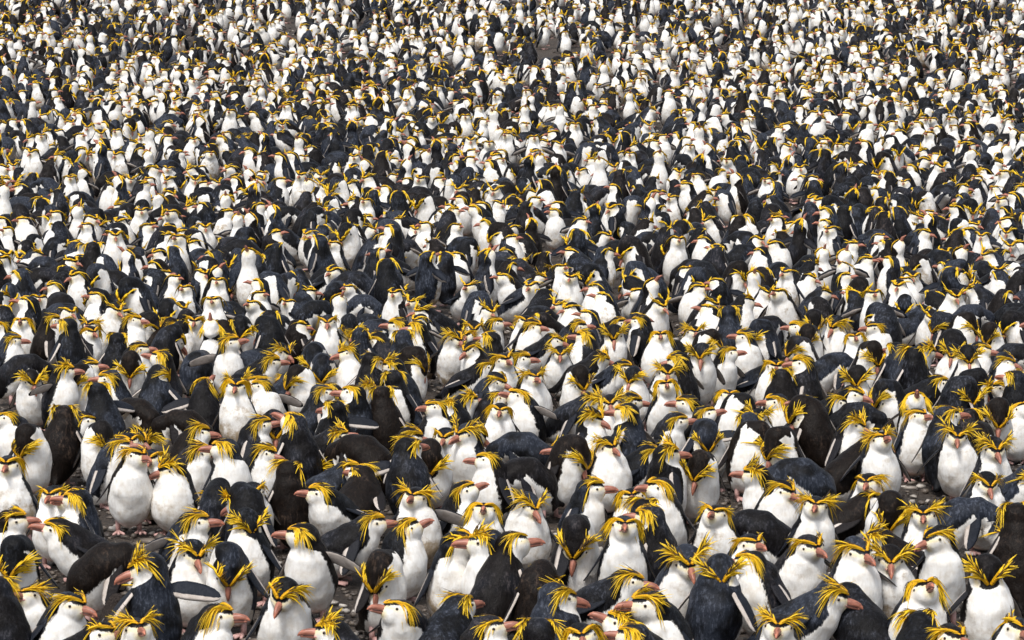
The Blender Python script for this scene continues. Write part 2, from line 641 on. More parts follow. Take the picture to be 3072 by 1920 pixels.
    wh_ = 1 - np.clip((np.linalg.norm(q * np.array((.75, 1, 1)), axis=1) - 1.08) / .35, 0, 1)
    if pose in 'PB':
        dors = unit(up * .6 + np.array((0, 0, .7)))
        pat = np.minimum(pat, .35 - ((V - N[1]) @ dors) / .035)
        wh_ = wh_ * np.clip((q[:, 0] + .75) / .5, 0, 1)
    hp = np.minimum(.50 - .26 * np.clip(q[:, 0], -1, 2) - q[:, 2] + .12 * np.abs(q[:, 1]), q[:, 0] + .30 - .42 * np.maximum(q[:, 2], -.6) - .25 * np.abs(q[:, 1]) * (q[:, 0] < 0))
    pat = pat * (1 - wh_) + np.clip(hp, -1, 1) * wh_
    bb = np.linalg.norm(q - np.array((1.15, 0, -.25)), axis=1)
    yel = np.clip(1.15 - bb / .50, 0, 1) * wh_ * .75 * (q[:, 2] < .45)
    yel = yel + .55 * np.clip(1 - np.abs(q[:, 2] - .18) / .22, 0, 1) * np.clip(q[:, 0] + .2, 0, 1) * wh_
    if chick:
        yel = yel * 0
        pat = np.where(wh_ > .4, -1, pat)
    bag = Bag()
    bag.add(V, Q, None, dict(pat=pat, yel=np.clip(yel, 0, 1), low=low, flip=0.0), 0)
    # ---- flippers
    hi_lod = g < .02
    fl = .222 if not chick else .10
    i_sh = 4
    for sgn, raise_ in ((1, flips[0]), (-1, flips[1])):
        sh = P[i_sh] + np.array((-.012, sgn * rad[i_sh] * .93, .015 if not chick else 0))
        if pose in 'UPSKH':
            a = R(24 + rr.uniform(-3, 7)) if raise_ == 0 else R(raise_)
            back = rr.uniform(-.22, .06)
            dr = unit((back, sgn * math.sin(a), -math.cos(a)))
        elif pose == 'C':
            dr = unit((-.72, sgn * .36, -.42)) if raise_ == 0 else unit((-.15, sgn * math.sin(R(raise_)), -math.cos(R(raise_))))
        else:
            dr = unit((-.10, sgn * .30, -.95)) if raise_ == 0 else unit((-.1, sgn * math.sin(R(raise_)), -math.cos(R(raise_))))
        ch = np.array((1.0, 0, 0.25)) if raise_ < 60 else np.array((.55, 0, .85))
        ch = unit(ch - dr * (ch @ dr))
        nor = np.cross(dr, ch) * sgn          # outward side
        if (nor @ np.array((-.5, sgn, .35))) < 0:
            nor = -nor
        ts = [0, .12, .3, .5, .7, .86, .96, 1.0] if hi_lod else [0, .35, .75, 1.0]
        wd = np.interp(ts, [0, .12, .3, .5, .7, .86, .96, 1.0], [.025, .034, .039, .038, .034, .027, .016, .003]) * (fl / .19)
        nn = 8 if hi_lod else 4
        secs, pp = [], []
        for t, w in zip(ts, wd):
            bend = .022 * t * t * (1 if raise_ else -.6)
            c0 = sh + dr * fl * t - nor * bend - ch * .020 * t * t
            th_ = .0085 * (1 - .62 * t)
            ring = []
            for j in range(nn):
                an = 2 * math.pi * j / nn
                cc, ss = math.cos(an), math.sin(an)
                ring.append(c0 + ch * w * cc + nor * th_ * ss)
                outer = ss > -.05
                if outer:
                    v = -1.0 if cc > -.6 else .7
                else:
                    v = .8 if (cc < .75 and t < .93) else -.6
                pp.append(v)
            secs.append(np.array(ring))
        FV, FQ, FT = loft(secs)
        if sgn < 0:
            pass
        bag.add(FV, FQ, FT, dict(pat=np.array(pp), yel=0.0, low=.2, flip=1.0), 0)
    # ---- feet
    for sgn in (1, -1):
        fx = (P[1][0] + .045, sgn * .052 * hs)
        if pose == 'C':
            fx = (-.06, sgn * .06)
        for k, an in enumerate((-.45, 0, .45)):
            d = np.array((math.cos(an), math.sin(an), 0))
            s_ = np.array((-math.sin(an), math.cos(an), 0))
            a0 = np.array((fx[0], fx[1], .016))
            b0 = a0 + d * .062 * hs + np.array((0, 0, -.008))
            sec = []
            for c0, w in ((a0, .013), (b0, .008)):
                sec.append(np.array([c0 + s_ * w, c0 + np.array((0, 0, .011)), c0 - s_ * w, c0 - np.array((0, 0, .009))]))
            FV, FQ, FT = loft(sec)
            bag.add(FV, FQ, FT, None, 1)
        if hi_lod:
            leg = [np.array([(fx[0] - .01 + .016 * math.cos(a_), fx[1] + .016 * math.sin(a_), z) for a_ in np.arange(6) * math.pi / 3]) for z in (.01, .085)]
            FV, FQ, FT = loft(leg)
            bag.add(FV, FQ, FT, None, 1)
    hm = np.eye(4)
    hm[:3, 0], hm[:3, 1], hm[:3, 2], hm[:3, 3] = f * hs, left * hs, up * hs, H
    return bag, hm


# ------------------------------------------------------------------ crest, bill, eye (in the head's frame: x to the bill, y left, z up)
def crest_bag(seed, style, lod=0):
    rr = random.Random(seed)
    bag = Bag()

    def tuft(p0, d, L, w, droop, dark=False, curl=0.0):
        ns = 5 if lod == 0 else 3
        d = unit(d)
        side = unit(np.cross(d, (0.15, 0.1, 1.0)))
        upv = np.cross(side, d)
        secs, tint = [], []
        for i in range(ns):
            t = i / (ns - 1)
            c0 = np.array(p0) + d * L * t + np.array((0, 0, -droop * L * t * t)) + side * curl * L * t * t
            ww = w * (0.75 + 1.1 * t - 1.75 * t ** 2.2) * .5
            ww = max(ww, .0006)
            th = ww * .45
            secs.append(np.array([c0 + side * ww, c0 + upv * th, c0 - side * ww, c0 - upv * th]) if lod == 0 else
                        np.array([c0 + side * ww, c0 + upv * th, c0 - side * ww]))
            tint += [1.8 if dark else t * rr.uniform(.8, 1.1)] * (4 if lod == 0 else 3)
        V, Q, T = loft(secs)
        bag.add(V, Q, T, dict(tint=np.array(tint)))
    n = {0: 21, 1: 6, 2: 4}[lod]
    wscale = {0: 1.0, 1: 2.0, 2: 2.7}[lod]
    for sgn in (1, -1):
        for i in range(n):
            u = i / max(n - 1, 1)                     # along the brow, from the bill to behind the eye
            a = u * 1.65
            p0 = (.056 - .050 * u, sgn * (.012 + .042 * math.sin(a * .85)), .033 + .013 * math.sin(u * 2.6))
            if style == 'droop':
                d = (-.75 + rr.uniform(-.2, .2), sgn * (.32 + rr.uniform(-.1, .3)), .0 + rr.uniform(-.2, .2))
                dr, L = rr.uniform(.55, 1.1), rr.uniform(.055, .09)
            elif style == 'spike':
                d = (-.45 + rr.uniform(-.3, .3), sgn * (.62 + rr.uniform(-.25, .5)), .50 + rr.uniform(-.4, .75))
                dr, L = rr.uniform(.0, .5), rr.uniform(.045, .098)
            elif style == 'wind':
                d = (-.6 + rr.uniform(-.3, .2), .55 + sgn * .3 + rr.uniform(-.2, .3), .12 + rr.uniform(-.2, .35))
                dr, L = rr.uniform(.2, .7), rr.uniform(.05, .09)
            else:
                d = (-.95 + rr.uniform(-.25, .2), sgn * (.34 + rr.uniform(-.3, .45)), .10 + rr.uniform(-.22, .30))
                dr, L = rr.uniform(.0, .6), rr.uniform(.045, .085)
            tuft(p0, d, L * .92 * (.55 + .45 * u if u < .5 else 1), rr.uniform(.0045, .0100) * wscale, dr, False, rr.uniform(-.2, .2))
            if lod == 0:
                if rr.random() < .8:
                    tuft(np.array(p0) + np.array((0, 0, -.004)), (d[0], d[1] * 1.1, d[2] - .25), L * .85, .009, dr + .3, False, rr.uniform(-.3, .3))
                if rr.random() < .5:
                    tuft(np.array(p0) + np.array((0, 0, .003)), (d[0], d[1], d[2] + .2), L * .8, .0055, dr, True, rr.uniform(-.2, .2))
        # band lying over the brow
        m = 7 if lod == 0 else 2
        for i in range(m):
            u = i / m
            p0 = (.068 - .04 * u, sgn * (.005 + .036 * u), .026 + .022 * u ** .6)
            tuft(p0, (-.75, sgn * (.62 - .15 * u), .42 - .45 * u), .052 if lod == 0 else .07, (.018 if lod == 0 else .028), .25)
        if lod == 0:       # long loose plumes behind the eye
            for i in range(4):
                tuft((.004, sgn * .048, .030), (-.55, sgn * rr.uniform(.3, .8), rr.uniform(-.75, -.1)), rr.uniform(.04, .075), .0055, .8)
    return bag


def bill_bag(lod=0):
    bag = Bag()
    nn = 10 if lod == 0 else 4
    prof = [(.052, -.003, .0150, .0170), (.066, -.002, .0155, .0165), (.085, -.002, .0150, .0140), (.108, -.004, .0130, .0115), (.126, -.008, .0105, .0085), (.137, -.014, .0060, .0045), (.141, -.019, .0018, .0015)]
    if lod:
        prof = [prof[0], prof[3], prof[6]]
    secs, tint = [], []
    for k, (x, zc, hh, ww) in enumerate(prof):
        ring = []
        for j in range(nn):
            a = 2 * math.pi * j / nn
            ring.append((x, ww * math.cos(a), zc + hh * math.sin(a)))
            t = k / (len(prof) - 1)
            tint.append(.15 + .85 * t if math.sin(a) > -.3 else .3)
        secs.append(np.array(ring))
    V, Q, T = loft(secs)
    bag.add(V, Q, T, dict(tint=np.array(tint)))
    if lod == 0:
        # lower mandible, with a dark seam between the two
        secs = []
        for x, zc, hh, ww in [(.050, -.014, .010, .0145), (.072, -.0145, .0095, .0130), (.100, -.0160, .0080, .0100), (.121, -.0185, .0055, .0065), (.129, -.021, .0025, .002)]:
            secs.append(np.array([(x, ww * math.cos(2 * math.pi * j / 8), zc + hh * math.sin(2 * math.pi * j / 8)) for j in range(8)]))
        V, Q, T = loft(secs)
        bag.add(V, Q, T, dict(tint=np.where(V[:, 2] > -.010, 1.8, .35)))
        for sgn in (1, -1):
            secs = []
            for x, z, ww in ((.054, -.0105, .0162), (.088, -.0110, .0137), (.118, -.0150, .0085)):
                secs.append(np.array([(x, sgn * (ww + .0008), z + .0014), (x, sgn * (ww + .0008), z - .0014), (x, sgn * (ww - .004), z)]))
            V, Q, T = loft(secs)
            bag.add(V, Q, T, dict(tint=1.8))
    bag.V = [(v - np.array((.05, 0, -.004))) * np.array((.92, .98, 1.05)) + np.array((.05, 0, -.002)) for v in bag.V]
    return bag


def gape_bag():
    bag = Bag()
    for sgn in (1, -1):
        secs = []
        for x, y, hh in ((.040, .0300, .003), (.056, .0225, .0055), (.070, .0160, .0035)):
            secs.append(np.array([(x, sgn * y, -.012 + hh), (x + .001, sgn * (y + .0025), -.012), (x, sgn * y, -.012 - hh), (x, sgn * (y - .01), -.012)]))
        V, Q, T = loft(secs)
        bag.add(V, Q, T)
    return bag


def eye_mesh():
    bag = Bag()
    secs = []
    for i in range(5):
        a = -math.pi / 2 + math.pi * (i + .5) / 5
        secs.append(np.array([(.0062 * math.cos(a) * math.cos(b), .0045 * math.sin(a), .0062 * math.cos(a) * math.sin(b)) for b in np.arange(8) * math.pi / 4]))
    V, Q, T = loft(secs)
    bag.add(V, Q, T)
    return bag.mesh('eye', [M_EYE])


STYLES = ['swept', 'spike', 'droop', 'wind']
CRESTS = {s: [crest_bag(100 + 17 * i + k * 5, s).mesh('crest', [M_CREST]) for k in range(4)] for i, s in enumerate(STYLES)}
BILL = bill_bag().mesh('bill', [M_BILL])
GAPE = gape_bag().mesh('gape', [M_GAPE])
EYE = eye_mesh()


def chick_bill():
    bag = Bag()
    secs = [np.array([(x, w * math.cos(a), z + w * math.sin(a)) for a in np.arange(8) * math.pi / 4]) for x, z, w in ((.035, -.003, .011), (.055, -.004, .008), (.070, -.009, .002))]
    V, Q, T = loft(secs)
    bag.add(V, Q, T)
    return bag.mesh('bill', [M_CLAW])


CHICK_BILL = chick_bill()

# ------------------------------------------------------------------ the setting
gx = np.linspace(-40, 40, 161)
gy = np.concatenate([np.arange(2, 60, .25), np.arange(60, 420, 4.0)])
GX, GY = np.meshgrid(gx, gy, indexing='ij')
GZ = ground_z(GX, GY)
GZ = GZ + .012 * np.sin(GX * 9.1 + GY * 3.3) * np.sin(GY * 7.7)
Vg = np.stack([GX, GY, GZ - .01], -1).reshape(-1, 3)
ny_ = len(gy)
ii, jj = np.meshgrid(np.arange(len(gx) - 1), np.arange(ny_ - 1), indexing='ij')
b0 = (ii * ny_ + jj).ravel()
ground = link('ground', make_mesh('ground', Vg, np.stack([b0, b0 + ny_, b0 + ny_ + 1, b0 + 1], 1), [M_GROUND]))
ground['kind'] = 'structure'


# ------------------------------------------------------------------ the birds that can be told apart: read off the photograph
# tile x y pose body-facing head-facing head-pitch flags | label     (facings: 0 to the camera, 90 to the picture's right)
T = {'A': (0, 1440), 'B': (768, 1440), 'D': (1536, 1440), 'E': (2304, 1440), 'a': (0, 960), 'b': (768, 960), 'd': (1536, 960), 'e': (2304, 960)}
DATA = """
A 505 165 S 10 -10 0 |penguin facing us behind the large-billed one on the far left side, crest spread flat
A 640 245 S -25 -35 8 |penguin whose face peeks out under the bill of the penguin stretching left
A 760 175 U -65 -85 4 rg|slim penguin leaning left with its pale flipper underside held out to the right
A 110 400 S 60 85 2 b|penguin at the left border touching bills with its crouching neighbour
A 550 480 C -60 -85 8 |crouching penguin touching bills with the penguin at the left border
A 1830 420 S 35 85 2 lg|penguin facing right with one dark flipper lifted, above the bowing wide-crested one
A 2070 180 P 170 175 -40 |black rounded back seen between white breast and yellow crest
A 2270 240 P 160 -130 -20 s|black-backed penguin whose crest points left, beside the penguin looking down at its breast
A 2390 130 S 20 10 -12 |small face with yellow brow above the penguin looking down its breast
A 2330 400 U -20 30 -50 s|penguin bowing a ruffled yellow crest and red bill over its left shoulder
A 1820 700 S 15 22 -25 s|penguin facing us with a frilly crest just behind the black-crowned preening one
A 2150 850 P -30 10 -78 g|preening penguin showing a black crown with two short crest stripes
A 1010 760 B 85 60 -70 ab|brown-backed penguin bending over deeply in front of the bare stony patch
A 1400 840 U 195 -80 -22 srgt|black-backed penguin looking left over its shoulder with a flaming crest, front left
A 260 1140 S -10 -20 18 s|penguin near the lower left corner with bill tipped up and wispy crest
A 630 1200 S 40 60 -10 |penguin right of the wispy-crested one at the lower left, looking right
A 1290 1440 S 20 20 10 s|crown with tall yellow spikes cut by the bottom border, front left
A 950 1480 C 60 60 5 |penguin almost cut off by the bottom border, black back with a yellow wisp
A 2040 1310 S 50 80 0 w|penguin in front with short wind-blown crest, under the outstretched black flipper
A 40 1400 U -150 -150 0 a|dark back in the very corner at lower left
A 130 790 P 0 -10 -65 d|stained penguin hanging its crest down at the left border above the lower corner
A 1080 1270 H 80 60 0 ak|dark brown downy chick behind the bending brown-backed adult
B 620 150 C -30 -80 6 D|muddy-fronted crouching penguin with a broad pink bill pointing left
B 980 210 C 165 -130 0 ab|smooth black-brown back of a penguin lying behind the muddy-fronted one
B 1500 190 S 8 -12 8 srD|front-facing penguin with stained belly, star-like crest and lifted flipper
B 1960 130 U 60 80 22 |penguin pointing its bill up to the right beside the star-crested one
B 2150 330 S 0 0 22 w|small penguin facing us with bill tipped up, crest draped like a headband
B 1080 430 C 85 90 2 |crouching black-backed penguin with long bill pointing right, centre left
B 1430 500 S 75 90 26 |penguin raising its bill steeply to the right beside the crouching black one
B 450 540 U -15 -88 3 rt|tall white-bellied penguin facing left with a pale flipper lifted behind it
B 1170 920 P 50 -35 -72 b|preening penguin with brown crown and face buried beside its flipper, front centre
B 270 1080 S 15 -15 -30 |penguin in the front row looking down at its own breast, head tipped left
B 1410 1270 C 0 -65 14 w|low penguin with bill raised to the left and neat crest in the front row
B 1900 620 U 15 82 -4 Dt|tall penguin with mottled belly and thin pale bill, touched by a yellow-crested neighbour
B 2180 640 U -60 -90 0 sgt|penguin with a shaggy streaming crest and white flank stripe facing left
B 2410 600 U 165 100 4 t|large glossy black back in the middle of the front rows
B 2180 1430 S 60 85 10 |penguin peering right over the bottom border, pink bill raised
B 730 1460 S -120 -90 0 s|penguin peering left over the bottom border with orange-yellow crest
B 1740 1490 C 150 130 0 a|crown and shoulder just rising over the bottom border near the centre
D 150 240 S 0 30 -28 sg|penguin with a crown of spiky yellow plumes and open-looking bill
D 740 100 U 50 88 0 g|upright penguin in profile to the right with clean white belly, centre
D 1140 190 S 0 -4 10 w|penguin facing us with closed eyes and crest parted to both sides
D 1400 90 U -10 -70 4 w|tall penguin with bill pointing left, behind the black-backed left-facing one
D 1310 370 U -140 -95 2 |black-backed penguin turning a pale cheek left, with a blue-grey shoulder
D 1060 470 U 0 0 12 wt|very pale upright penguin facing us, crest hanging down both cheeks
D 1280 600 U 165 170 0 a|slim black back pressed against the very pale upright penguin
D 1920 350 S -8 -16 12 D|round penguin with dirty breast looking at us, crest blown to the right
D 2290 630 S 12 25 6 |penguin facing us with crest over its eyes, above the left-looking penguin
D 610 700 P 65 -20 -62 aht|big arched penguin tucking its face under its breast, centre right
D 1080 985 C 60 78 -6 |crouching dark-backed penguin with white throat facing right, front centre
D 1660 770 S 15 8 -26 sgt|penguin glaring straight at us with a forked crest standing up
D 1980 850 U 150 -25 -48 sgt|large black-backed penguin looking down with V-shaped crest, front right
D 2260 800 S -55 -85 2 w|penguin whose red bill rests over the large black back at front right
D 420 1120 U 150 105 -16 gt|slate-backed penguin turned away with bill over its right shoulder
D 1290 1200 S -25 -75 0 t|plump penguin with brownish bill pointing left in the bottom row
D 1050 1380 C -140 -92 20 s|black penguin lifting a red bill to the left in the bottom row
D 700 1490 S 0 0 0 w|crest like a yellow eyebrow over the bottom border
D 1130 1500 S -80 -90 4 |red bill and crest tip just above the bottom border
D 245 1450 U 180 180 0 |black crown seen from behind with orange tufts at both ears
D 300 990 P 180 150 -30 b|brown fuzzy nape between the arched penguin and the slate-backed one
D 2350 440 B -90 -90 -60 a|rounded dark shoulder over white rump, behind the sleepy penguin front right
E 130 110 S 10 42 -15 |penguin with fluffy crest looking down to the right, stained lower belly
E 450 270 U 15 -8 6 s|tall narrow penguin with a very wide crest standing out sideways
E 950 50 S -5 -15 2 |penguin with crumpled grey cheeks behind the lying black one
E 950 220 C 90 95 0 b|dark prone penguin with yellow wisp behind the preening white-breasted one
E 1150 340 P -25 -5 -75 b|preening penguin with a round white breast and fan of yellow hanging plumes
E 1470 365 S 0 -8 4 s|small penguin facing us with a crest like a moustache of straw
E 1060 590 C -95 -90 -4 bs|brown-backed crouching penguin whose red bill crosses behind two front-facing ones
E 350 650 S 10 28 -6 |sleepy penguin with closed eyes, head sunk on a round breast, front right
E 830 690 U 12 28 -10 gt|clean white penguin, the taller one of the pair standing side by side
E 1150 750 S 0 -2 -24 sD|penguin with yellow-framed bill pointing straight down at its dirty breast
E 1620 560 U -5 -58 -14 tx|tallest white penguin at front right, pink feet showing, looking down left
E 2060 850 U 15 2 -58 st|penguin bowing its head with a tall forked crest near the right border
E 1480 1080 S 0 8 26 w|stout penguin with head thrown back and tiny closed eyes, front right
E 580 1120 C 70 84 -16 g|dark-backed penguin leaning right with a large orange-red bill
E 100 1410 S 0 -8 0 s|penguin with feathery spread crest at the bottom, right of the big black back
E 860 1390 C -150 -120 -40 a|broad black back at the bottom beside the stout penguin
E 2350 1440 S 10 10 0 |crest in the lower right corner
E 2000 1450 H 10 0 0 ak|grey-brown downy chick at the bottom near the right corner
E 1430 1700 C 170 175 0 a|brownish back at the bottom border under the stout penguin
E 1720 1510 S 30 30 0 |sliver of crown at the bottom border beside the downy chick
E 1840 300 B 85 70 -50 ag|long-backed penguin stretching forward and down towards the right border
E 2360 700 U 175 170 0 ab|dark-brown back cut by the right border
E 2065 40 S 5 5 -22 |penguin looking straight at us with pointed bill above the long-backed one
E 2310 170 C 40 60 -50 ag|bent dark penguin at the right border beside the one looking straight at us
a 205 55 S 0 0 20 w|
a 480 20 U 115 95 0 b|
a 110 200 S 70 88 -4 g|
a 640 60 U -155 -110 -5 |
a 870 70 S 8 -20 2 s|
a 1110 190 U 180 180 0 |
a 1300 290 S 50 84 2 |
a 1250 20 U 60 70 0 b|
a 1440 60 P 15 60 -38 |
a 1760 40 P 10 0 -60 |
a 1640 50 C 150 150 -10 b|
a 1660 190 P 175 110 -50 |
a 1940 110 K 0 0 74 w|
a 2270 110 P 0 0 -62 s|
a 2170 235 U 8 74 14 ltg|
a 1920 380 B 170 170 -50 ag|
a 290 560 S -15 30 -40 s|
a 600 500 U 55 86 2 lst|
a 830 450 S 60 84 0 |
a 730 580 P 20 -30 -55 b|
a 920 680 U -125 -160 0 rg|
a 1040 560 U -50 -82 -4 g|
a 1230 460 P 5 0 -66 sb|
a 1530 380 U -120 -88 14 |
a 1500 520 U 165 110 -62 gt|
a 1930 650 U 180 150 30 lrw|
a 2230 650 U 0 0 0 wDt|
a 2280 590 S 0 10 -25 s|
a 2410 610 S -30 -55 5 |
a 80 950 S -30 -72 0 |
a 600 900 U 180 180 0 bt|
a 800 960 C 60 82 -6 |
a 1420 1040 B 60 30 -76 sbl|
a 1180 1150 S 10 15 0 |
a 1010 1160 P -5 38 -60 st|
a 240 1190 P 25 -25 -68 bt|
a 75 1400 U 0 0 4 wDt|
a 1120 1220 S 70 80 6 g|
a 1270 1310 U 15 45 2 b|
a 1440 1330 S 5 0 0 wD|
a 1860 1080 S 120 92 -6 b|
a 1760 960 B -90 -80 -50 ab|
a 1850 1280 S 60 86 0 |
a 2130 1230 U 10 -78 2 gt|
a 1630 1420 S -25 -62 -14 s|
a 1830 30 S 0 0 0 |
a 200 430 B 100 90 -60 a|
a 2370 390 B 150 120 -50 ag|
a 1270 1120 C 60 60 -30 |
b 60 100 P -160 -120 -55 t|
b 680 30 U -8 0 -10 |
b 880 90 P -10 10 -58 d|
b 990 150 U 155 170 0 |
b 860 320 U 0 -62 -10 st|
b 1160 200 S -150 -84 -18 w|
b 1380 160 U 180 180 0 g|
b 1345 65 S -60 -86 2 |
b 1530 90 U -40 -86 -2 D|
b 1860 180 U 0 44 -22 Dst|
b 1975 175 S 0 0 4 |
b 2060 80 S 0 0 -22 |
b 2040 280 U -55 -42 -24 |
b 2220 190 U -165 -112 -2 |
b 2250 50 S 40 84 2 |
b 240 300 C 60 52 -30 s|
b 130 410 C 70 86 0 |
b 550 390 P 10 0 -70 gs|
b 640 500 P 0 0 -78 gs|
b 330 580 P 20 -60 -55 b|
b 55 640 S 10 -74 2 rD|
b 1060 410 U 170 120 -22 t|
b 1300 450 U -140 -84 0 sg|
b 1540 420 P 80 60 -68 bt|
b 1290 560 U -35 -150 0 |
b 2160 460 C 60 84 2 |
b 2270 580 S 60 60 -24 g|
b 2390 370 S 0 20 0 |
b 1070 650 C 50 82 -4 s|
b 620 700 U 115 90 0 g|
b 720 690 S -60 -88 2 |
b 970 710 U -155 -94 2 rt|
b 740 850 U -165 -125 -10 rt|
b 360 990 U -160 -108 22 t|
b 40 1010 S 85 90 8 |
b 70 1270 S 50 72 -14 |
b 760 1110 C 60 80 4 sr|
b 1010 1230 B -120 -110 -70 abt|
b 1450 1110 U 40 88 -14 b|
b 1440 1220 U 180 130 -4 lt|
b 1650 1340 P 40 0 -74 bst|
b 1700 840 U 0 -62 2 |
b 1850 850 S -105 -86 -2 s|
b 1990 780 C 90 90 0 s|
b 2260 760 S 70 88 0 |
b 2300 880 S 0 0 2 w|
b 1790 1120 S -20 -10 -10 |
b 1990 1080 U -30 -42 -14 stg|
b 1910 1260 C 90 90 -40 ab|
b 2200 1350 S -60 -86 4 |
b 860 1440 C 80 86 4 g|
b 310 1440 U -170 170 0 b|
b 280 780 C 150 150 -40 ag|
b 1150 710 U 172 175 0 b|
b 170 1030 P 20 10 -60 |
d 140 50 S 0 5 0 |
d 230 80 S 30 62 -4 |
d 610 80 S 60 84 4 |
d 700 175 S -85 -86 4 |
d 970 130 U 20 -5 -42 st|
d 1000 50 C 75 84 12 b|
d 1400 180 S 0 0 12 w|
d 1710 140 S 0 6 0 s|
d 345 180 C 50 84 -20 |
d 460 330 S 0 0 -14 s|
d 640 350 C -150 -160 0 a|
d 30 400 S 40 80 -2 |
d 190 560 S 15 22 0 s|
d 690 520 C 85 84 -24 as|
d 650 590 P 0 20 -50 b|
d 1040 460 C 40 70 -2 g|
d 1140 530 U 10 -30 -48 s|
d 1460 510 S 0 4 -14 s|
d 1460 650 U 0 0 16 w|
d 1310 400 B -90 -90 -70 |
d 1570 390 U -130 -84 -14 lt|
d 1790 310 U 28 -8 -40 st|
d 1900 230 P 30 60 -40 b|
d 2030 330 U 30 84 6 |
d 2210 170 U 5 -84 4 g|
d 2050 150 U 180 180 0 ag|
d 2050 740 S 0 -2 10 w|
d 2210 880 P 20 60 -78 |
d 2330 930 S 0 -20 -18 s|
d 2240 960 U 180 180 0 gl|
d 2360 1170 P 20 60 -70 bt|
d 1660 800 S -30 -86 0 |
d 1800 910 U 40 86 12 |
d 1560 970 S 50 84 2 |
d 1120 780 C 70 84 -8 |
d 930 800 U 0 0 -10 s|
d 780 930 U 50 62 -26 s|
d 1040 890 U -130 -86 -2 gt|
d 740 780 C 60 70 -20 s|
d 60 740 S -40 -64 14 r|
d 1850 1140 P 40 4 -62 gt|
d 910 1210 S 18 24 -8 s|
d 520 1210 C -70 -86 -4 s|
d 1470 1270 U 135 92 -2 st|
d 1290 1280 C 90 90 -10 |
d 120 1190 B -90 -90 -60 ag|
d 140 1440 B -60 -60 -60 a|
d 500 1400 P 60 60 -70 ab|
d 1740 1440 P 0 -30 -56 bs|
d 2310 1480 S -60 -84 4 s|
d 2370 600 C 60 50 -20 ag|
e 290 80 S 0 -82 2 |
e 430 50 P 0 0 -56 |
e 370 190 P 0 -20 -50 b|
e 640 50 U 0 -30 -30 t|
e 820 190 U 0 0 10 w|
e 1010 90 S 5 -64 2 |
e 250 290 P -20 -62 -46 gb|
e 1000 350 P 15 25 -60 bs|
e 330 420 U -125 -86 -4 |
e 130 540 S 180 180 0 |
e 70 460 S 0 5 2 |
e 240 480 S 60 80 -14 |
e 840 540 U 10 -4 -52 st|
e 780 720 S 60 62 -14 |
e 650 790 C 70 84 -12 |
e 80 790 S -20 -72 2 w|
e 230 870 P -150 -60 -60 bt|
e 420 830 U 22 -82 4 gtD|
e 800 880 B 85 70 -60 a|
e 800 990 S 50 64 -26 s|
e 1000 1150 S 10 18 18 s|
e 1010 1230 C 125 92 -8 bt|
e 1480 300 C 85 82 -18 s|
e 1380 340 U 180 170 0 |
e 1200 290 U 180 -140 -10 g|
e 1600 610 C 85 88 2 |
e 1170 820 P -60 -60 -70 a|
e 1400 790 S -8 -4 42 w|
e 1410 930 S 18 40 8 g|
e 1660 900 U 160 104 0 gt|
e 1890 930 S 180 -160 -6 |
e 1750 310 U -20 -20 -38 s|
e 1895 330 U 0 0 -52 s|
e 1740 190 B 170 160 -60 a|
e 2010 290 S 40 70 -10 |
e 2230 390 S 38 70 -24 g|
e 2000 620 P 120 90 -60 s|
e 1900 710 P 150 20 -64 s|
e 2330 560 U 155 -120 0 |
e 2230 660 C -90 -88 0 |
e 2180 920 P 60 -10 -60 bt|
e 1780 1110 S 0 -4 -14 s|
e 1640 1240 H 40 85 4 k|dark sooty chick standing in front of a parent with a blazing crest
e 2130 1220 U 14 8 -20 st|
e 1960 1170 P -30 -30 -66 b|
e 2090 160 P 0 -30 -60 b|
e 1640 60 P -150 -60 -60 |
e 1870 60 P 20 60 -56 b|
e 310 1460 B -90 -90 -60 agt|
e 1130 1070 H 0 -20 0 ak|grey-brown chick huddled beside the black-backed penguin with an upturned bill
e 1280 1290 H 90 90 -20 ak|sooty chick lying curled up on the stones behind two black backs
e 60 1220 P -20 -50 -62 b|
e 2390 880 S 0 30 40 |
e 600 410 B 90 90 -60 ag|
e 2300 330 B 60 60 -60 a|
"""

ONES = 'zero one two three four five six seven eight nine ten eleven twelve thirteen fourteen fifteen sixteen seventeen eighteen nineteen'.split()
TENS = 'x x twenty thirty forty fifty sixty seventy eighty ninety'.split()


def words(k):
    k = max(0, int(round(k)))
    if k < 20:
        return ONES[k]
    if k >= 100:
        return 'a hundred'
    return TENS[k // 10] + ('-' + ONES[k % 10] if k % 10 else '')


def facing(b):
    b = (b + 180) % 360 - 180
    a = abs(b)
    if a < 32:
        return 'facing us'
    if a > 148:
        return 'seen from behind'
    side = 'right' if b > 0 else 'left'
    if a < 110:
        return 'facing ' + side
    return 'turned away ' + side


def auto_label(pose, by, hy, hp, fl, px, py, style):
    look = []
    if 'D' in fl:
        look.append('muddy')
    elif 'b' in fl:
        look.append('brown-backed')
    elif 'g' in fl:
        look.append('slate-backed')
    act = {'U': 'upright', 'S': 'squat', 'C': 'crouching', 'B': 'bending', 'P': 'preening', 'K': 'skyward-pointing'}[pose]
    look.append(act + ' penguin')
    if abs((by + 180) % 360 - 180) > 110 and pose != 'B':
        look.append(facing(by))
    else:
        look.append(facing(hy if pose in 'USCK' else by))
    if 'l' in fl or 'r' in fl:
        look.append('with lifted flipper')
    elif style == 'spike' and abs((by + 180) % 360 - 180) < 120:
        look.append('with ragged crest')
    elif style == 'droop' and abs((by + 180) % 360 - 180) < 120:
        look.append('with drooping crest')
    tail_ = ', %s percent across, %s percent down' % (words(px / W0 * 100), words(py / H0 * 100))
    if len((' '.join(look) + tail_).split()) > 16:
        look.pop()
    return ' '.join(look) + tail_


GROUP = 'crested penguins standing in the colony'
placed = []            # footprints
used_labels = {}
TOP = []


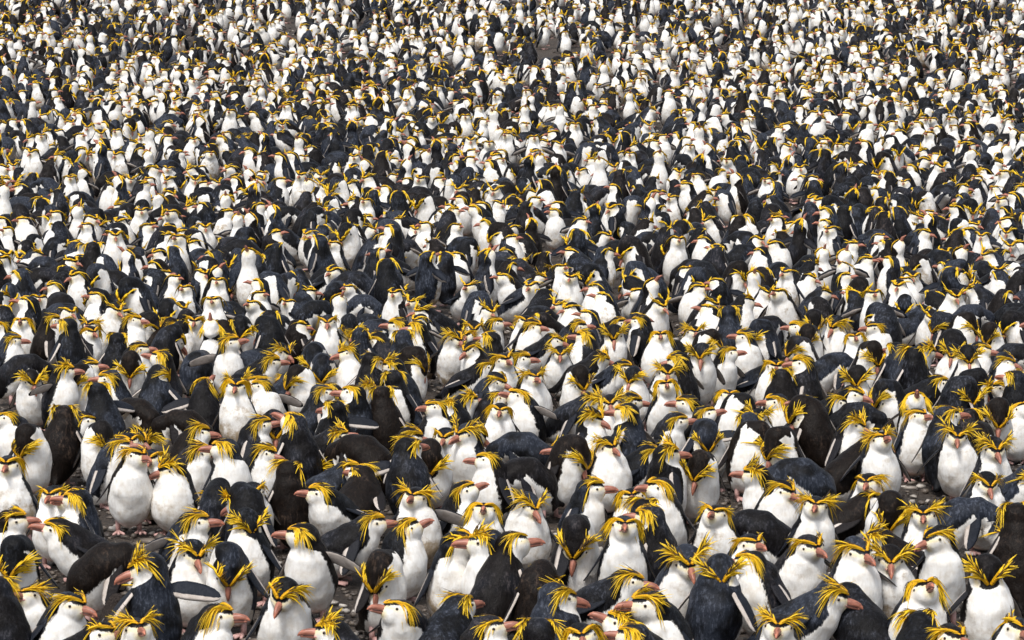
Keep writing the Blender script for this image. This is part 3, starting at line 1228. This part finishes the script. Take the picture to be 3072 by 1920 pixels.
def new_thing(name, label, cat, group, loc, yaw, scale=1.0):
    o = bpy.data.objects.new(name, None)
    o.empty_display_size = .2
    C.objects.link(o)
    o.location = loc
    o.rotation_euler = (0, 0, R(yaw - 90))
    o.scale = (scale,) * 3
    k = label
    while k in used_labels:
        k = k + ' side'
    used_labels[k] = 1
    o['label'], o['category'], o['group'] = k, cat, group
    return o


EYE_M = [Matrix.Translation((.034, s * .0475, .012)) @ Matrix.Rotation(-s * .35, 4, 'Z') for s in (1, -1)]


def make_bird(px, py, pose, by, hy, hp, fl, label, seed):
    rr = random.Random(seed * 3 + 1)
    chick = pose == 'H'
    by += rr.uniform(-5, 5)
    rel = (hy - by + 180) % 360 - 180
    scale = rr.uniform(.97, 1.05) * (1.05 if 't' in fl else 1.0)
    if chick:
        scale = 1.0 if 'a' not in fl else .85
    if not chick:
        scale *= 1 + .10 * max(0.0, min(1.0, (py - 1150) / 550))
    yaw_r = R(by - 90)
    P, rad, H, f, left, up = skeleton(pose, rel, hp, seed)
    anchor = (P[3] if pose != 'B' else P[3] + np.array((0, 0, .03))) if 'a' in fl else H
    off = Matrix.Rotation(yaw_r, 3, 'Z') @ Vector(anchor * scale)
    foot = foot_for(px, py, off)
    rL = rR = 0
    if rr.random() < .28 and pose in 'USC':
        rL, rR = rr.uniform(36, 58), rr.uniform(36, 58)
    # body's left side lies to the picture's right when it faces us
    left_is_right = math.cos(R(by)) > 0
    if 'r' in fl:
        if left_is_right:
            rL = rr.uniform(72, 92)
        else:
            rR = rr.uniform(72, 92)
    if 'l' in fl:
        if left_is_right:
            rR = rr.uniform(72, 92)
        else:
            rL = rr.uniform(72, 92)
    front = py > 1380
    bag, hm = build_body(pose, rel, hp, seed, .0115 if front else .0150, (rL, rR))
    style = 'spike' if 's' in fl else 'droop' if 'w' in fl else ('swept' if rr.random() < .7 else 'wind')
    if not label:
        label = auto_label(pose, by, hy, hp, fl, px, py, style)
    if chick:
        t = new_thing('penguin_chick', label, 'chick', 'downy chicks among the adults', foot, by, scale)
        me = bag.mesh('body', [M_DOWN, M_CLAW])
    else:
        t = new_thing('penguin', label, 'penguin', GROUP, foot, by, scale)
        me = bag.mesh('body', [M_BODY, M_FOOT])
    b = link('body', me, t)
    brown = 1.0 if 'b' in fl else (0.0 if 'g' in fl else rr.choice((.0, .15, .35, .6)))
    blue = 1.0 if 'g' in fl else (0.0 if 'b' in fl else rr.choice((.1, .3, .5)))
    dirt = 1.0 if 'D' in fl else (.6 if 'd' in fl else rr.uniform(0, .45))
    b.color = (brown, blue, dirt, 1)
    hmm = Matrix(hm.tolist())
    if chick:
        link('bill', CHICK_BILL, t, mat=hmm)
        for m in EYE_M:
            link('eye', EYE, t, mat=hmm @ m)
    else:
        link('bill', BILL, t, mat=hmm)
        link('gape', GAPE, t, mat=hmm)
        link('crest', rr.choice(CRESTS[style]), t, mat=hmm @ Matrix.Diagonal((1, rr.choice((1, 1.0)), rr.uniform(.9, 1.15), 1)))
        for m in EYE_M:
            link('eye', EYE, t, mat=hmm @ m)
    placed.append((foot.x, foot.y, .17 if not chick else .1))
    TOP.append(t)


seed = 0
for line in DATA.strip().splitlines():
    body, _, label = line.partition('|')
    w = body.split()
    tx, ty = T[w[0]]
    px, py = tx + float(w[1]) * .3175, ty + float(w[2]) * .3175
    fl = w[7] if len(w) > 7 else ''
    seed += 1
    make_bird(px, py, w[3], float(w[4]), float(w[5]), float(w[6]), fl, label, seed)
N_HAND = seed

# birds that would stand inside one another shuffle apart
base_xy = [(o.location.x, o.location.y) for o in TOP]
pos = [list(q_) for q_ in base_xy]
for it in range(10):
    for i in range(len(pos)):
        for j in range(i):
            dx, dy = pos[i][0] - pos[j][0], pos[i][1] - pos[j][1]
            d_ = math.hypot(dx, dy)
            if d_ < .25:
                k = (.25 - d_) / 2 / max(d_, 1e-3)
                pos[i][0] += dx * k * .4; pos[i][1] += dy * k
                pos[j][0] -= dx * k * .4; pos[j][1] -= dy * k
    for q_, b_ in zip(pos, base_xy):
        q_[0] = b_[0] + max(-.035, min(.035, q_[0] - b_[0]))
        q_[1] = b_[1] + max(-.11, min(.11, q_[1] - b_[1]))
for o, q_ in zip(TOP, pos):
    o.location = (q_[0], q_[1], gz(*q_))

# ------------------------------------------------------------------ the rest of the colony behind them
rg = random.Random(21)


class Grid:
    def __init__(self, c):
        self.c, self.d = c, {}

    def near(self, x, y):
        i, j = int(x // self.c), int(y // self.c)
        for a in (-1, 0, 1):
            for b in (-1, 0, 1):
                yield from self.d.get((i + a, j + b), ())

    def put(self, x, y):
        self.d.setdefault((int(x // self.c), int(y // self.c)), []).append((x, y))


grid = Grid(.6)
for x, y, r in placed:
    grid.put(x, y)


def bare(x, y):
    n_ = math.sin(x * .31 + 1.3) * math.cos(y * .17 + .4) + .6 * math.sin(x * .83 + y * .29)
    return n_


spots = []
for k in range(60000):
    Y = rg.uniform(18, 92) if k % 3 else rg.uniform(18, 50)
    hw = Y * (W0 / 2 / FPX) + .6
    X = rg.uniform(-hw, hw)
    px, py, dep = project(Vector((X, Y, gz(X, Y) + .44)))
    if py > 985 or py < -70:
        continue
    md = .395 + .05 * math.sin(X * .62 + 1.1 * math.sin(Y * .23)) + (.10 if bare(X, Y) > 1.05 else 0) + .0016 * max(0, Y - 45)
    if py < 250:
        md += .05
    if py < 900 and bare(X, Y) > 1.34 and rg.random() < .9:
        continue
    if any((X - a) ** 2 + (Y - b) ** 2 < md * md for a, b in grid.near(X, Y)):
        continue
    grid.put(X, Y)
    spots.append((X, Y, px, py))
spots.sort(key=lambda s: s[1])

POSE_BAG = ['U'] * 8 + ['S'] * 8 + ['C'] * 6 + ['P'] * 6 + ['B'] * 3 + ['K'] * 1


def random_pose():
    pose = rg.choice(POSE_BAG)
    by = rg.choice((rg.gauss(0, 40), rg.gauss(0, 40), rg.gauss(80, 35), rg.gauss(-80, 35), rg.gauss(0, 60), rg.gauss(180, 55)))
    by = (by + 180) % 360 - 180
    if pose == 'P':
        hy, hp = by + rg.uniform(-80, 80), rg.uniform(-78, -50)
    elif pose == 'B':
        hy, hp = by + rg.uniform(-20, 20), rg.uniform(-75, -50)
    elif pose == 'K':
        hy, hp = by, rg.uniform(50, 75)
    else:
        hy, hp = by + rg.choice((0, 0, 20, -20, 50, -50, 80, -80)), rg.uniform(-18, 16)
    return pose, by, hy, hp


rest = []
need = 300 - sum(1 for t in TOP if t.name.startswith('penguin') and 'chick' not in t.name)
for i, (X, Y, px, py) in enumerate(spots):
    pose, by, hy, hp = random_pose()
    if i < need:
        fl = rg.choice(('', '', 'b', 'g', 's', 'w', 'D', 'gs'))
        seed += 1
        P_, rad_, H_, *_r = skeleton(pose, (hy - by + 180) % 360 - 180, hp, seed)
        hpnt = Vector((X, Y, gz(X, Y))) + Matrix.Rotation(R(by - 90), 3, 'Z') @ Vector(H_)
        qx, qy, _ = project(hpnt)
        make_bird(qx, qy, pose, by, hy, hp, fl, '', seed)
    else:
        rest.append((X, Y, py))

# prototypes of the crowd
bl1 = bill_bag(1)
cr_lod = {(s, l): [crest_bag(900 + k * 3, s, l) for k in range(2)] for s in STYLES for l in (1, 2)}


def proto(pose, rel, hp, sd, g, lod):
    fl = rg.choice(((0, 0),) * 5 + ((80, 0), (0, 80), (45, 45), (50, 40), (75, 75)))
    bag, hm = build_body(pose, rel, hp, sd, g, fl)
    V, Q, T3, A, m = bag.arrays()
    F3 = np.concatenate([Q[:, [0, 1, 2]], Q[:, [0, 2, 3]], T3])
    mm = np.concatenate([m[:len(Q)], m[:len(Q)], m[len(Q):]])
    A = dict(A)
    A['tint'] = np.zeros(len(V))
    for extra, mi in ((bl1, 3), (rg.choice(cr_lod[(rg.choice(STYLES), lod)]), 2)):
        v, q, t3, a, _m = extra.arrays()
        v = v @ hm[:3, :3].T + hm[:3, 3]
        f3 = np.concatenate([q[:, [0, 1, 2]], q[:, [0, 2, 3]], t3]) + len(V)
        V = np.concatenate([V, v])
        F3 = np.concatenate([F3, f3])
        mm = np.concatenate([mm, np.full(len(f3), mi)])
        for k in A:
            A[k] = np.concatenate([A[k], a.get(k, np.zeros(len(v)))])
    return V, F3, A, mm


protos = {0: [], 1: []}
for lod, g, cnt in ((0, .026, 36), (1, .034, 30)):
    for k in range(cnt):
        pose, by, hy, hp = random_pose()
        protos[lod].append(proto(pose, (hy - by + 180) % 360 - 180, hp, 3000 + lod * 100 + k, g, lod + 1))

def clump_yaw(X, Y):
    c_ = math.sin(X * .8 + 1.7 * math.sin(Y * .31)) * math.cos(Y * .47 + .9 * math.sin(X * .37))
    if rg.random() < .35:
        return rg.uniform(-180, 180)
    if c_ > .70:
        return rg.gauss(180, 45)
    if c_ < -.30:
        return rg.gauss(0, 45)
    return rg.choice((-70, 70, 0, 0, 50, -50, 125, -125)) + rg.gauss(0, 30)


VV, FF, MM, AA, off = [], [], [], {k: [] for k in ('pat', 'yel', 'low', 'flip', 'tint', 'brown', 'blue', 'dirt')}, 0
for X, Y, py in rest:
    lod = 0 if py > 330 else 1
    V, F3, A, mm = rg.choice(protos[lod])
    by = clump_yaw(X, Y)
    a = R(by - 90)
    s = rg.uniform(.92, 1.12)
    M3 = np.array([[math.cos(a), -math.sin(a), 0], [math.sin(a), math.cos(a), 0], [0, 0, 1]]) * s
    M3[2, 2] *= rg.uniform(.94, 1.06)
    VV.append((V @ M3.T + np.array((X, Y, gz(X, Y)))).astype(np.float32))
    FF.append(F3 + off)
    MM.append(mm)
    for k in ('pat', 'yel', 'low', 'flip', 'tint'):
        AA[k].append(A[k].astype(np.float32))
    br = rg.choice((0, 0, 0, .2, .5, .8))
    AA['brown'].append(np.full(len(V), br, np.float32))
    AA['blue'].append(np.full(len(V), rg.choice((.1, .5, 1, 1.3)) * (1 - br), np.float32))
    AA['dirt'].append(np.full(len(V), rg.choice((.1, .3, .3, .5, 1)), np.float32))
    off += len(V)
me = make_mesh('penguin_crowd', np.concatenate(VV), None, [M_CROWD, M_FOOT, M_CREST, M_BILL], np.concatenate(FF),
               {k: np.concatenate(v) for k, v in AA.items()}, np.concatenate(MM))
crowd = link('penguin_crowd', me)
crowd['kind'] = 'stuff'
crowd['label'] = 'dense mass of small distant penguins covering the slope behind the front rows'
print('hand', N_HAND, 'own', len(TOP), 'crowd', len(rest), 'crowd tris', len(me.polygons))

# ------------------------------------------------------------------ stones
ico = None
ph = (1 + 5 ** .5) / 2
ico = np.array([(-1, ph, 0), (1, ph, 0), (-1, -ph, 0), (1, -ph, 0), (0, -1, ph), (0, 1, ph), (0, -1, -ph), (0, 1, -ph), (ph, 0, -1), (ph, 0, 1), (-ph, 0, -1), (-ph, 0, 1)]) / 1.9
icoF = np.array([(0, 11, 5), (0, 5, 1), (0, 1, 7), (0, 7, 10), (0, 10, 11), (1, 5, 9), (5, 11, 4), (11, 10, 2), (10, 7, 6), (7, 1, 8), (3, 9, 4), (3, 4, 2), (3, 2, 6), (3, 6, 8), (3, 8, 9), (4, 9, 5), (2, 4, 11), (6, 2, 10), (8, 6, 7), (9, 8, 1)])
oc = np.array([(1, 0, 0), (-1, 0, 0), (0, 1, 0), (0, -1, 0), (0, 0, 1), (0, 0, -1)], float)
ocF = np.array([(0, 2, 4), (2, 1, 4), (1, 3, 4), (3, 0, 4), (2, 0, 5), (1, 2, 5), (3, 1, 5), (0, 3, 5)])
VV, FF, TT, off = [], [], [], 0
for k in range(21000):
    near = k < 13000
    Y = rs.uniform(16.5, 32) if near else rs.uniform(30, 90)
    hw = Y * .155 + .5
    X = rs.uniform(-hw, hw)
    r = abs(rs.normal(.010, .008)) + .007 if near else rs.uniform(.02, .05)
    a = rs.uniform(0, 6.3)
    base, f = (ico, icoF) if near else (oc, ocF)
    v = base * (1 + rs.uniform(-.28, .28, (len(base), 1))) * r * np.array((rs.uniform(.8, 1.9), 1, rs.uniform(.35, .8)))
    ca, sa = math.cos(a), math.sin(a)
    v = v @ np.array([[ca, sa, 0], [-sa, ca, 0], [0, 0, 1]])
    VV.append(v + np.array((X, Y, float(ground_z(X, Y)) + r * .15)))
    FF.append(f + off)
    TT.append(np.full(len(v), rs.beta(1.6, 2.6) if rs.rand() > .14 else 1.0))
    off += len(v)
gravel = link('gravel', make_mesh('gravel', np.concatenate(VV), None, [M_PEBBLE], np.concatenate(FF), {'tint': np.concatenate(TT)}, None, False))
gravel['kind'] = 'stuff'
gravel['label'] = 'dark pebbles and pale shell grit lying on the mud'


def rock(px, py, size, tint, sd, label, squash=(1, 1, .6)):
    rr = np.random.RandomState(sd)
    n1, n2 = 14, 9
    V = []
    for i in range(n2 + 1):
        th = math.pi * i / n2
        for j in range(n1):
            p = 2 * math.pi * j / n1
            d = np.array((math.sin(th) * math.cos(p), math.sin(th) * math.sin(p), math.cos(th)))
            k = 1 + .14 * math.sin(3 * d[0] + sd) * math.cos(4 * d[1]) + .08 * math.sin(9 * d[2] + 5 * d[0]) + (rr.uniform(-.05, .05) if 0 < i < n2 else 0)
            V.append(np.sign(d) * np.abs(d) ** .8 * k * size * np.array(squash))
    Q = [(i * n1 + j, (i + 1) * n1 + j, (i + 1) * n1 + (j + 1) % n1, i * n1 + (j + 1) % n1) for i in range(n2) for j in range(n1)]
    V = np.array(V)
    o = link('rock', make_mesh('rock', V, np.array(Q), [M_PEBBLE], None, {'tint': np.full(len(V), tint)}, None, False))
    o.location = foot_for(px, py, Vector((0, 0, size * .3))) + Vector((0, 0, size * squash[2] * .4))
    o.rotation_euler = (0, 0, sd)
    o['label'], o['category'], o['group'] = label, 'rock', 'stones on the ground'


rock(2985, 1197, .10, .12, 3, 'rounded dark boulder in a gap near the right border, two thirds down')
rock(2105, 1812, .10, .55, 5, 'long pale splintered stone beside the glossy black-backed penguin front right', (1.5, .5, .4))
rock(1225, 946, .13, .75, 8, 'low pale slab of rock in a gap right below mid-height', (1.6, 1, .35))
